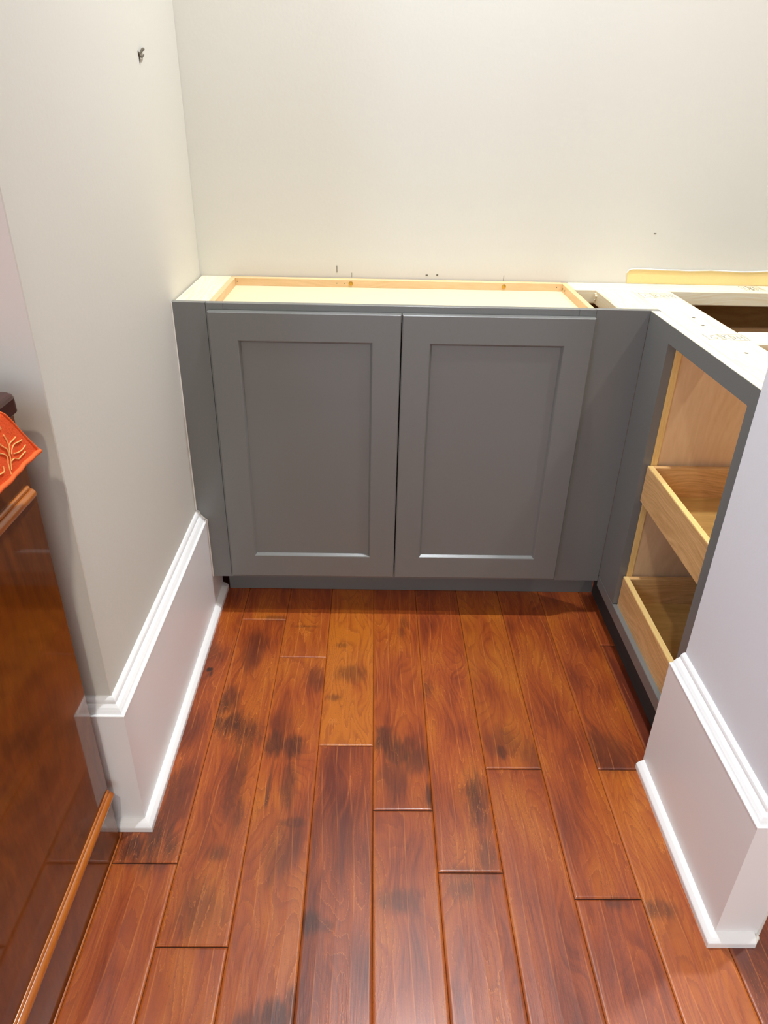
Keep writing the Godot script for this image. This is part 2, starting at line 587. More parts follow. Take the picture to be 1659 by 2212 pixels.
# dark marks in the wood: x, z, half width, half length, strength
var marks := [[0.122, 0.385, 0.034, 0.060, 0.85], [0.150, 0.450, 0.055, 0.048, 0.95], [0.185, 0.475, 0.045, 0.055, 0.85], [0.118, 0.445, 0.030, 0.035, 0.8], [0.19, 0.58, 0.020, 0.12, 0.55], [0.205, 0.70, 0.012, 0.06, 0.5],
	[0.258, 0.512, 0.030, 0.034, 0.9], [0.296, 0.518, 0.030, 0.036, 0.9], [0.335, 0.285, 0.030, 0.045, 0.5], [0.300, 0.63, 0.018, 0.06, 0.65], [0.258, 0.64, 0.005, 0.06, 0.85], [0.27, 0.45, 0.03, 0.05, 0.3],
	[0.058, 0.262, 0.008, 0.008, 1.5], [0.064, 0.278, 0.005, 0.014, 0.9], [0.03, 0.20, 0.06, 0.05, 0.5], [0.16, 0.20, 0.03, 0.08, 0.45],
	[0.415, 0.27, 0.05, 0.035, 0.5], [0.385, 0.36, 0.022, 0.014, 0.6], [0.395, 0.160, 0.022, 0.014, 0.5],
	[0.506, 0.475, 0.018, 0.020, 0.8], [0.512, 0.505, 0.030, 0.040, 0.95], [0.540, 0.530, 0.036, 0.045, 0.85], [0.580, 0.560, 0.034, 0.040, 0.7], [0.52, 0.60, 0.04, 0.05, 0.5],
	[0.700, 0.65, 0.026, 0.11, 0.85], [0.705, 0.79, 0.022, 0.05, 0.6], [0.66, 0.83, 0.05, 0.022, 0.45], [0.603, 0.655, 0.014, 0.03, 0.8],
	[0.777, 0.529, 0.012, 0.022, 0.8], [0.79, 0.50, 0.04, 0.05, 0.4], [0.84, 0.54, 0.03, 0.05, 0.35], [0.615, 0.33, 0.022, 0.04, 0.45],
	[0.3715, 0.925, 0.020, 0.024, 0.9], [0.40, 0.93, 0.03, 0.014, 0.4], [0.325, 1.078, 0.036, 0.028, 0.95], [0.352, 1.050, 0.016, 0.022, 0.7], [0.285, 1.088, 0.03, 0.02, 0.6],
	[0.012, 0.775, 0.040, 0.040, 0.95], [0.05, 0.76, 0.034, 0.065, 0.9], [0.06, 0.66, 0.03, 0.10, 0.6], [0.085, 0.775, 0.022, 0.035, 0.8], [0.04, 0.48, 0.04, 0.08, 0.3],
	[0.17, 0.90, 0.055, 0.07, 0.45], [0.18, 0.79, 0.03, 0.02, 0.5], [0.30, 0.79, 0.04, 0.07, 0.45], [0.315, 0.72, 0.03, 0.012, 0.55], [0.525, 0.885, 0.050, 0.026, 0.6], [0.655, 0.86, 0.04, 0.030, 0.55],
	[1.02, 0.53, 0.06, 0.06, 0.5], [0.93, 0.885, 0.02, 0.015, 0.6], [1.0, 0.90, 0.04, 0.02, 0.6], [0.57, 0.06, 0.02, 0.03, 0.4], [0.2, 0.04, 0.06, 0.012, 0.5], [0.29, 0.08, 0.04, 0.008, 0.55], [0.56, 0.10, 0.012, 0.04, 0.5]]
var color_bytes := PackedByteArray()
var height_floats := PackedFloat32Array()
var rows_color := []
var rows_height := []
var fn := []


func floor_row(y: int) -> void:
	var z := TZ0 + TL * (y + 0.5) / PY
	var cb := PackedByteArray()
	cb.resize(PX * 3)
	var hf := PackedFloat32Array()
	hf.resize(PX)
	var near := []
	for m in marks:
		if absf(z - m[1]) < m[3] * 2.2:
			near.append(m)
	var n_warp: FastNoiseLite = fn[0]
	var n_streak: FastNoiseLite = fn[1]
	var n_fine: FastNoiseLite = fn[2]
	var n_line: FastNoiseLite = fn[3]
	var n_mott: FastNoiseLite = fn[4]
	var n_jag: FastNoiseLite = fn[5]
	for x in PX:
		var wx := TX0 + TW * (x + 0.5) / PX
		var k := clampi(int((wx - TX0) / ROW), 0, 10)
		var js: Array = joints[k]
		var seg := 0
		while seg < js.size() and z > js[seg]:
			seg += 1
		var tone: Array = tones[k][seg]
		var sd := k * 7.31 + seg * 3.17
		var lx := wx - TX0 - k * ROW
		var edge := minf(lx, ROW - lx)
		var mott := n_mott.get_noise_3d(wx * 9.0, z * 4.0, sd)
		var warp := n_warp.get_noise_3d(wx * 14.0, z * 5.0, sd)
		var streak := n_streak.get_noise_3d(wx * 95.0 + warp * 2.5, z * 3.2, sd)
		var fine := n_fine.get_noise_3d(wx * 520.0, z * 18.0, sd)
		var dots := n_fine.get_noise_3d(wx * 420.0, z * 300.0, sd + 40.0)
		# grain contours that close into long tongues
		var contour := n_line.get_noise_3d(lx * 10.0 + warp * 0.16, z * 1.7, sd) * 7.0 + lx * 9.0 + fine * 0.10 + n_jag.get_noise_3d(wx * 40.0, z * 60.0, sd) * 0.10
		var fr := contour - floorf(contour)
		var line := smoothstep(0.91, 0.965, fr) * (1.0 - smoothstep(0.965, 0.99, fr)) * clampf(0.45 + mott * 1.7 + streak * 0.5, 0.0, 1.0)
		var under := smoothstep(0.45, 0.91, fr) * (1.0 - smoothstep(0.91, 0.95, fr))
		# facets of the hand scraping, divided by ridges that run lengthwise
		var facet := lx / 0.0305 + n_warp.get_noise_2d(z * 1.6, sd * 3.0 + floorf(lx / 0.05) * 0.0) * 0.45 + sd
		var ff := facet - floorf(facet)
		var to_ridge := minf(ff, 1.0 - ff)
		var ridge := (1.0 - smoothstep(0.012, 0.05, to_ridge)) * clampf(0.55 + n_mott.get_noise_3d(wx * 30.0, z * 7.0, sd + 9.0) * 1.8, 0.0, 1.0)
		var jag := n_jag.get_noise_3d(wx * 130.0, z * 16.0, sd)
		var stain := 0.0
		for m in near:
			var dx: float = (wx - m[0]) / m[2]
			var dz: float = (z - m[1]) / m[3]
			var d := sqrt(dx * dx + dz * dz) + jag * 0.45 + mott * 0.5
			if d < 1.35 and int((m[0] - TX0) / ROW) == k:
				stain = maxf(stain, m[4] * (1.0 - smoothstep(0.30, 1.35, d)))
		stain *= 0.62 + fine * 0.25
		var t: float = tone[0] + mott * 0.85 + streak * 0.42 + fine * 0.26 + dots * 0.10
		var red: float = tone[1]
		# dark to golden, pulled towards red-brown
		var base := Color(0.64, 0.305, 0.105)
		base = base.lerp(Color(0.62, 0.287, 0.118), red)
		var c := base
		if t > 0.0:
			c = base.lerp(Color(0.73, 0.41, 0.115), minf(t, 1.0))
		else:
			c = base.lerp(Color(0.40, 0.165, 0.095), minf(-t, 1.0))
		c = c.lerp(Color(0.40, 0.15, 0.06), under * 0.22)
		c = c.lerp(Color(0.74, 0.40, 0.13), (1.0 - smoothstep(0.002, 0.008, edge)) * 0.45)
		c = c.lerp(Color(0.185, 0.095, 0.085), clampf(stain, 0.0, 0.92))
		c = c.lerp(Color(0.86, 0.54, 0.26), line * 0.55)
		c = c.lerp(Color(0.84, 0.52, 0.25), ridge * 0.45)
		c = c.lerp(Color(0.16, 0.07, 0.05), smoothstep(0.62, 0.80, dots) * 0.35 * clampf(0.4 + mott * 2.0, 0.0, 1.0))
		var i := x * 3
		cb[i] = int(clampf(c.r, 0.0, 1.0) * 255.0)
		cb[i + 1] = int(clampf(c.g, 0.0, 1.0) * 255.0)
		cb[i + 2] = int(clampf(c.b, 0.0, 1.0) * 255.0)
		hf[x] = 0.30 + 0.22 * warp + 0.9 * (0.25 - to_ridge * (1.0 - to_ridge)) + 0.05 * streak + 0.04 * fine + 0.02 * dots + 0.10 * line - 0.10 * stain * (0.6 + jag)
	rows_color[y] = cb
	rows_height[y] = hf


func floor_material() -> void:
	fn = [noise(101, 1.0), noise(102, 1.0, 2), noise(103, 1.0), noise(104, 1.0, 2), noise(105, 1.0, 2), noise(106, 1.0, 2)]
	rows_color.resize(PY)
	rows_height.resize(PY)
	var job := WorkerThreadPool.add_group_task(floor_row, PY)
	WorkerThreadPool.wait_for_group_task_completion(job)
	for y in PY:
		color_bytes.append_array(rows_color[y])
		height_floats.append_array(rows_height[y])
	var m := plain(Color.WHITE, 0.36, 0.5)
	m.albedo_texture = ImageTexture.create_from_image(Image.create_from_data(PX, PY, false, Image.FORMAT_RGB8, color_bytes))
	relief(m, ImageTexture.create_from_image(Image.create_from_data(PX, PY, false, Image.FORMAT_RF, height_floats.to_byte_array())), 0.07)
	M.plank = m
	m.clearcoat_enabled = true
	m.clearcoat = 0.35
	m.clearcoat_roughness = 0.14
	rows_color.clear()
	rows_height.clear()


# one plank: rounded long edges and ends; u0, v0 is its corner in the painted part of the floor
func plank(parent: Node3D, x0: float, z0: float, z1: float, src_x: float, src_z: float) -> void:
	var st := SurfaceTool.new()
	st.begin(Mesh.PRIMITIVE_TRIANGLES)
	var w := ROW
	var l := z1 - z0
	var lift := rng.randf_range(-0.0003, 0.0003)
	var xs := [0.0003, 0.0009, 0.0026, 0.0055, w * 0.5, w - 0.0055, w - 0.0026, w - 0.0009, w - 0.0003]
	var hx := [-0.0030, -0.0018, -0.0007, -0.00015, 0.0, -0.00015, -0.0007, -0.0018, -0.0030]
	var zs := [0.0007, 0.0013, 0.0028, 0.0055, l - 0.0055, l - 0.0028, l - 0.0013, l - 0.0007]
	var hz := [-0.0030, -0.0017, -0.0006, 0.0, 0.0, -0.0006, -0.0017, -0.0030]
	var p := func(i: int, j: int) -> Vector3:
		return Vector3(x0 + xs[i], minf(hx[i], hz[j]) + lift, z0 + zs[j])
	var nrm := func(i: int, j: int) -> Vector3:
		var a: Vector3 = p.call(maxi(i - 1, 0), j)
		var b: Vector3 = p.call(mini(i + 1, 8), j)
		var c: Vector3 = p.call(i, maxi(j - 1, 0))
		var d: Vector3 = p.call(i, mini(j + 1, 7))
		return (d - c).cross(b - a).normalized()
	for i in 8:
		for j in 7:
			var q := [[i, j], [i + 1, j], [i + 1, j + 1], [i, j + 1]]
			for k in [0, 1, 2, 0, 2, 3]:
				var v: Vector3 = p.call(q[k][0], q[k][1])
				st.set_normal(nrm.call(q[k][0], q[k][1]))
				st.set_uv(Vector2((src_x + v.x - x0 - TX0) / TW, (src_z + v.z - z0 - TZ0) / TL))
				st.add_vertex(v)
	part("plank", st, M.plank, parent)


func planks() -> void:
	var st := start()
	box(st, Vector3(ROOM_L - 0.1, -0.10, WALL_Z - 0.1), Vector3(ROOM_R + 0.1, -0.0031, ROOM_F + 0.1), 0.001)
	var base := part("floor", st, M.dark)
	structure(base, "hand-scraped red-brown hardwood plank floor")
	var fl := Node3D.new()
	fl.name = "planks"
	base.rotation.y = FLOOR_TURN
	for k in range(-9, 23):
		var x0 := LINE0 + ROW * k
		var ends := [-0.33]
		if k >= -5 and k <= 5:
			for j in joints[k + 5]:
				ends.append(j)
			ends.append(rng.randf_range(1.16, 1.5))
		while ends[-1] < ROOM_F:
			ends.append(minf(ends[-1] + rng.randf_range(0.55, 1.15), ROOM_F + 0.02))
		for j in ends.size() - 1:
			var z0: float = ends[j]
			var z1: float = ends[j + 1]
			if z1 - z0 < 0.02:
				continue
			var here := k >= -5 and k <= 5 and z0 < 1.15
			var src := TX0 + ROW * (rng.randi() % 10)
			var sz := rng.randf_range(TZ0, TZ0 + maxf(0.0, TL - (z1 - z0)))
			plank(base, x0, z0, z1, x0 if here else src, z0 if here else sz)
	fl.free()


func baseboards() -> void:
	var prof := [Vector2(0.0262, 0.0), Vector2(0.0262, 0.2935), Vector2(0.0270, 0.2950), Vector2(0.0268, 0.2972), Vector2(0.0252, 0.2984), Vector2(0.0215, 0.2976), Vector2(0.0208, 0.2990), Vector2(0.0190, 0.3028), Vector2(0.0150, 0.3078), Vector2(0.0105, 0.3112), Vector2(0.0088, 0.3118), Vector2(0.0084, 0.3160), Vector2(0.0072, 0.3192), Vector2(0.0040, 0.3228), Vector2(0.0, 0.3240)]
	var shoe := [Vector2(0.0425, 0.0), Vector2(0.0425, 0.0105), Vector2(0.0418, 0.0125), Vector2(0.0395, 0.0150), Vector2(0.0355, 0.0185), Vector2(0.0315, 0.0205), Vector2(0.0285, 0.0218), Vector2(0.0262, 0.0222)]
	var left := Node3D.new()
	left.name = "baseboard_left"
	add_child(left)
	structure(left, "tall white baseboard with moulded cap round the left stub wall")
	var path := [Vector2(0, -0.104), Vector2(0, STUB_Z), Vector2(ROOM_L, STUB_Z)]
	var st := start()
	moulding(st, prof, path, -1.0)
	part("board", st, M.trim, left)
	st = start()
	moulding(st, shoe, path, -1.0)
	part("shoe_moulding", st, M.trim, left)
	var right := Node3D.new()
	right.name = "baseboard_right"
	add_child(right)
	structure(right, "tall white baseboard with moulded cap round the right stub wall")
	var path2 := [Vector2(1.112, 0.562), Vector2(1.112, 0.924), Vector2(1.163, 0.924)]
	st = start()
	moulding(st, prof, path2, 1.0)
	part("board", st, M.trim, right)
	st = start()
	moulding(st, shoe, [Vector2(1.112, 0.568), Vector2(1.112, 0.924), Vector2(1.155, 0.924)], 1.0)
	part("shoe_moulding", st, M.trim, right)
	# ragged caulk where the shoe moulding stops
	st = start()
	tube(st, [Vector3(1.155, 0.008, 0.962), Vector3(1.160, 0.013, 0.955), Vector3(1.163, 0.012, 0.949), Vector3(1.166, 0.02, 0.945)], [0.003, 0.005, 0.0035, 0.002], 7)
	tube(st, [Vector3(1.164, 0.016, 0.95), Vector3(1.165, 0.08, 0.949), Vector3(1.164, 0.2, 0.949)], [0.003, 0.0022, 0.002], 7)
	part("caulk", st, M.caulk, right)


# ------------------------------------------------------------------ grey base cabinet

func shaker_door(cab: Node3D, x0: float, x1: float, y0: float, y1: float, label: String) -> void:
	var o := Node3D.new()
	o.name = "door"
	cab.add_child(o, true)
	o.set_meta("label", label)
	var zf := 0.0205
	var zb := 0.0015
	var s := 0.0655
	var b := 0.0022
	grain = 1
	var st := start()
	var R := func(d: float) -> Array:
		return [Vector2(x0 + d, y0 + d), Vector2(x1 - d, y0 + d), Vector2(x1 - d, y1 - d), Vector2(x0 + d, y1 - d)]
	# loops of the frame's section, from the back edge round the front to the recess
	var loops := [[0.0, zb], [0.0, zf - b], [b, zf], [s, zf], [s + 0.0018, zf - 0.0012], [s + 0.0062, zf - 0.0085], [s + 0.0062, zf - 0.0105]]
	for k in loops.size() - 1:
		var A: Array = R.call(loops[k][0])
		var B: Array = R.call(loops[k + 1][0])
		var za: float = loops[k][1]
		var zc: float = loops[k + 1][1]
		for e in 4:
			var f := (e + 1) % 4
			var out2: Vector2 = [Vector2(0, -1), Vector2(1, 0), Vector2(0, 1), Vector2(-1, 0)][e]
			var dd: float = loops[k + 1][0] - loops[k][0]
			var dz := zc - za
			# normal of the section in (outward, z)
			var nn := Vector2(dz, dd).normalized()
			face(st, [Vector3(A[e].x, A[e].y, za), Vector3(A[f].x, A[f].y, za), Vector3(B[f].x, B[f].y, zc), Vector3(B[e].x, B[e].y, zc)], Vector3(out2.x * nn.x, out2.y * nn.x, nn.y))
	var Q: Array = R.call(0.0)
	face(st, [Vector3(Q[0].x, Q[0].y, zb), Vector3(Q[1].x, Q[1].y, zb), Vector3(Q[2].x, Q[2].y, zb), Vector3(Q[3].x, Q[3].y, zb)], Vector3(0, 0, -1))
	part("door_frame", st, M.grey, o)
	st = start()
	box(st, Vector3(x0 + s - 0.004, y0 + s - 0.004, zb + 0.002), Vector3(x1 - s + 0.004, y1 - s + 0.004, zf - 0.0095), 0.0005)
	part("door_panel", st, M.grey, o)


func base_cabinet() -> void:
	var o := thing("base_cabinet", "shallow grey shaker base cabinet with two doors against the back wall, open on top", "cabinet")
	var xa := 0.0795
	var xb := 0.9925
	var back := WALL_Z + 0.004
	# face frame: stiles and rails
	grain = 1
	var st := start()
	box(st, Vector3(xa, 0.114, -0.019), Vector3(xa + 0.04, TOP, 0.0), 0.0008)
	part("stile", st, M.grey, o)
	st = start()
	box(st, Vector3(xb - 0.04, 0.114, -0.019), Vector3(xb, TOP, 0.0), 0.0008)
	part("stile", st, M.grey, o)
	grain = 0
	for q in [[0.114, 0.150], [0.838, TOP]]:
		st = start()
		box(st, Vector3(xa + 0.04, q[0], -0.019), Vector3(xb - 0.04, q[1], -0.0002), 0.0008)
		part("rail", st, M.grey, o)
	# side panels with pale top edges
	grain = 2
	for x in [[0.084, 0.098], [0.978, 0.992]]:
		st = start()
		plate(st, PackedVector2Array([Vector2(back, 0.0), Vector2(-0.1205, 0.0), Vector2(-0.1205, 0.1165), Vector2(-0.0192, 0.1165), Vector2(-0.0192, TOP - 0.001), Vector2(back, TOP - 0.001)]), 0, x[0], x[1])
		part("side_panel", st, M.maple, o)
	grain = 0
	st = start()
	box(st, Vector3(0.098, 0.0, back), Vector3(0.978, TOP - 0.03, back + 0.006), 0.0005)
	part("back_panel", st, M.maple, o)
	st = start()
	box(st, Vector3(0.098, 0.114, back + 0.006), Vector3(0.978, 0.128, -0.019), 0.0005)
	part("bottom_panel", st, M.maple, o)
	# the closed top a little below the rim
	st = start()
	box(st, Vector3(0.098, 0.842, back + 0.02), Vector3(0.978, 0.8555, -0.019), 0.0005)
	part("top_panel", st, M.top_ply, o, "pale recessed top panel")
	st = start()
	box(st, Vector3(0.098, 0.80, back), Vector3(0.978, TOP, back + 0.0195), 0.001)
	var rail := part("hanging_rail", st, M.maple, o, "tan hanging rail screwed to the wall")
	for x in [0.4074, 0.820]:
		st = start()
		lathe(st, Vector3(x, 0.8655, back + 0.0195), Vector3(0, 0, 1), [Vector2(0.0058, 0.0), Vector2(0.0054, 0.0012), Vector2(0.003, 0.0024), Vector2(0.0016, 0.0024), Vector2(0.0014, 0.0012), Vector2(0.0, 0.0012)], 16)
		part("screw", st, M.brass, rail, "brass screw")
	for x in [0.103, 0.370, 0.391, 0.963]:
		st = start()
		lathe(st, Vector3(x, 0.866, back + 0.0195), Vector3(0, 0, 1), [Vector2(0.0014, 0.0), Vector2(0.0013, 0.0003), Vector2(0.0, 0.0003)], 8)
		part("drill_hole", st, M.tear, rail)
	for z in [-0.285, -0.262]:
		st = start()
		lathe(st, Vector3(0.978, 0.864, z), Vector3(-1, 0, 0), [Vector2(0.003, 0.0), Vector2(0.0028, 0.0003), Vector2(0.0, 0.0003)], 8)
		part("staple", st, M.hole, o)
	shaker_door(o, 0.0862, 0.5350, 0.1305, 0.8605, "left shaker door")
	shaker_door(o, 0.5378, 0.9885, 0.1305, 0.8605, "right shaker door")
	grain = 0
	st = start()
	box(st, Vector3(0.046, 0.0, -0.120), Vector3(1.146, 0.116, -0.1035), 0.0006)
	part("toe_kick", st, M.grey, o)


func filler_panels() -> void:
	var o := thing("filler_strip", "narrow grey filler strip scribed round the baseboard at the left wall", "filler strip")
	grain = 1
	var st := start()
	plate(st, PackedVector2Array([Vector2(0.0015, TOP), Vector2(0.0788, TOP), Vector2(0.0788, 0.114), Vector2(0.0285, 0.114), Vector2(0.0290, 0.2985), Vector2(0.0225, 0.3030), Vector2(0.0110, 0.3150), Vector2(0.0085, 0.3245), Vector2(0.0015, 0.3265)]), 2, -0.019, 0.0)
	part("panel", st, M.grey, o)
	grain = 2
	st = start()
	box(st, Vector3(0.004, 0.80, WALL_Z + 0.002), Vector3(0.0836, TOP - 0.0005, -0.0195), 0.002)
	part("nailer_block", st, M.pine, o, "pale pine block behind the strip")
	st = start()
	tube(st, [Vector3(0.0012, TOP, 0.0005), Vector3(0.0012, 0.6, 0.0005), Vector3(0.0012, 0.3265, 0.0005)], 0.0022, 6)
	tube(st, [Vector3(0.0012, 0.3260, 0.0005), Vector3(0.0075, 0.3235, 0.0007), Vector3(0.0100, 0.3145, 0.0007), Vector3(0.0215, 0.3015, 0.0007), Vector3(0.0280, 0.2970, 0.0007), Vector3(0.0272, 0.2920, 0.0005), Vector3(0.0272, 0.2, 0.0005), Vector3(0.0272, 0.114, 0.0005)], 0.0016, 6)
	part("caulk_bead", st, M.caulk, o, "white caulk bead")
	var c := thing("corner_filler", "plain grey filler panel in the inner corner, right of the right shaker door", "filler panel")
	grain = 1
	st = start()
	plate(st, PackedVector2Array([Vector2(0.9927, 0.114), Vector2(XP - 0.0005, 0.114), Vector2(XP - 0.0005, TOP - 0.006), Vector2(1.1455, TOP - 0.006), Vector2(1.1455, TOP - 0.0008), Vector2(1.142, TOP), Vector2(0.9927, TOP)]), 2, -0.019, 0.0)
	part("panel", st, M.grey, c)
	grain = 0
	st = start()
	box(st, Vector3(0.9928, 0.80, -0.040), Vector3(1.048, 0.838, -0.0195), 0.001)
	part("cleat", st, M.pine, c)


# ------------------------------------------------------------------ drawer cabinet at a right angle

func tray(cab: Node3D, y0: float, label: String) -> void:
	var o := Node3D.new()
	o.name = "drawer"
	cab.add_child(o, true)
	o.set_meta("label", label)
	var h := 0.096
	var x0 := 1.1312
	var x1 := 1.66
	var z0 := 0.1395
	var z1 := 0.5185
	grain = 2
	var st := start()
	box(st, Vector3(x0, y0, z0), Vector3(x0 + 0.014, y0 + h - 0.0012, z1), 0.0012)
	part("drawer_front", st, M.tray, o)
	st = start()
	box(st, Vector3(x0 + 0.0005, y0 + h - 0.0012, z0 + 0.0005), Vector3(x0 + 0.0135, y0 + h, z1 - 0.0005), 0.0006)
	part("top_edge", st, M.tray_edge, o)
	st = start()
	box(st, Vector3(x1 - 0.014, y0, z0), Vector3(x1, y0 + h, z1), 0.0012)
	part("drawer_back", st, M.tray, o)
	grain = 0
	for z in [[z0, z0 + 0.014], [z1 - 0.014, z1]]:
		st = start()
		box(st, Vector3(x0 + 0.0142, y0, z[0]), Vector3(x1 - 0.0142, y0 + h, z[1]), 0.0012)
		part("drawer_side", st, M.tray, o)
	st = start()
	box(st, Vector3(x0 + 0.012, y0 + 0.012, z0 + 0.012), Vector3(x1 - 0.012, y0 + 0.019, z1 - 0.012), 0.0005)
	part("drawer_bottom", st, M.tray_bottom, o)


func drawer_cabinet() -> void:
	var o := thing("drawer_cabinet", "grey framed cabinet without a door, two wooden roll-out drawers inside", "cabinet")
	var zs := 0.137
	var ze := 0.5216
	var zend := 0.561
	grain = 1
	var st := start()
	box(st, Vector3(XP, 0.134, 0.0005), Vector3(XP + 0.020, TOP - 0.0006, zs), 0.0002)
	part("stile", st, M.grey, o)
	st = start()
	box(st, Vector3(XP, 0.134, ze), Vector3(XP + 0.020, TOP - 0.0006, zend), 0.0002)
	part("stile", st, M.grey, o)
	grain = 2
	st = start()
	box(st, Vector3(XP, 0.8375, zs), Vector3(XP + 0.020, TOP - 0.0006, ze), 0.0002)
	part("rail", st, M.grey, o)
	st = start()
	box(st, Vector3(XP, 0.098, 0.0005), Vector3(XP + 0.020, 0.1322, zend), 0.0012)
	part("rail", st, M.grey, o)
	st = start()
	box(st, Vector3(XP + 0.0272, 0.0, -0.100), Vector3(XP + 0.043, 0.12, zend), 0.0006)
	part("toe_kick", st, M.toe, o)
	# pale raw edge on top of the frame
	st = start()
	box(st, Vector3(XP + 0.0006, TOP - 0.0006, 0.0012), Vector3(XP + 0.0205, TOP + 0.0002, zend), 0.0002)
	part("top_edge", st, M.pine, o, "pale raw wood top edge")
	grain = 1
	st = start()
	box(st, Vector3(XP + 0.021, 0.12, zs - 0.018), Vector3(1.72, 0.836, zs - 0.006), 0.0005)
	part("side_panel", st, M.ply_wall, o)
	st = start()
	box(st, Vector3(XP + 0.021, 0.12, ze + 0.004), Vector3(1.72, 0.836, ze + 0.016), 0.0005)
	part("side_panel", st, M.ply_wall, o)
	st = start()
	box(st, Vector3(XP + 0.0205, 0.132, zs - 0.006), Vector3(XP + 0.036, 0.836, zs + 0.001), 0.0008)
	part("spacer_strip", st, M.tray_edge, o, "narrow plywood spacer strip")
	grain = 2
	st = start()
	box(st, Vector3(1.72, 0.02, zs - 0.018), Vector3(1.732, 0.836, ze + 0.016), 0.0005)
	part("back_panel", st, M.ply_wall, o)
	st = start()
	box(st, Vector3(XP + 0.021, 0.105, zs - 0.018), Vector3(1.72, 0.119, ze + 0.016), 0.0005)
	part("bottom_panel", st, M.ply_wall, o)
	tray(o, 0.447, "upper roll-out drawer")
	tray(o, 0.128, "lower roll-out drawer")


# ------------------------------------------------------------------ pine framing for the worktop

func grade_stamp(st: SurfaceTool, c: Vector3, along: Vector3, across: Vector3, l: float, w: float) -> void:
	# inked border, dividers and worn characters, lying on the board
	var bar := func(a: Vector2, b: Vector2, t: float) -> void:
		var p := c + along * a.x * l + across * a.y * w
		var q := c + along * b.x * l + across * b.y * w
		var d := (q - p).normalized()
		var s := d.cross(Vector3.UP).normalized() * t
		var y := Vector3(0, 0.00025, 0)
		face(st, [p - s + y, q - s + y, q + s + y, p + s + y], Vector3.UP)
		for e in [s, -s]:
			face(st, [p + e, q + e, q + e + y, p + e + y], e.normalized())
	for e in [[Vector2(-0.5, -0.5), Vector2(0.5, -0.5)], [Vector2(-0.5, 0.5), Vector2(0.5, 0.5)], [Vector2(-0.5, -0.5), Vector2(-0.5, 0.5)], [Vector2(0.5, -0.5), Vector2(0.5, 0.5)], [Vector2(-0.15, -0.5), Vector2(-0.15, 0.5)], [Vector2(-0.11, -0.5), Vector2(-0.11, 0.5)]]:
		bar.call(e[0], e[1], 0.0005)
	# the worn characters read roughly G, K, D, H
	for e in [[-0.24, -0.3, -0.36, -0.2], [-0.36, -0.2, -0.38, 0.15], [-0.38, 0.15, -0.28, 0.3], [-0.28, 0.3, -0.22, 0.1], [-0.22, 0.1, -0.3, 0.1],
			[-0.05, -0.35, -0.05, 0.35], [0.06, -0.35, -0.05, 0.0], [-0.05, 0.0, 0.07, 0.35], [0.13, -0.35, 0.13, 0.35], [0.13, -0.35, 0.22, -0.1], [0.22, -0.1, 0.22, 0.15], [0.22, 0.15, 0.13, 0.35],
			[0.31, -0.35, 0.31, 0.35], [0.42, -0.35, 0.42, 0.35], [0.31, 0.0, 0.42, 0.0]]:
		bar.call(Vector2(e[0], e[1]), Vector2(e[2], e[3]), 0.0006)


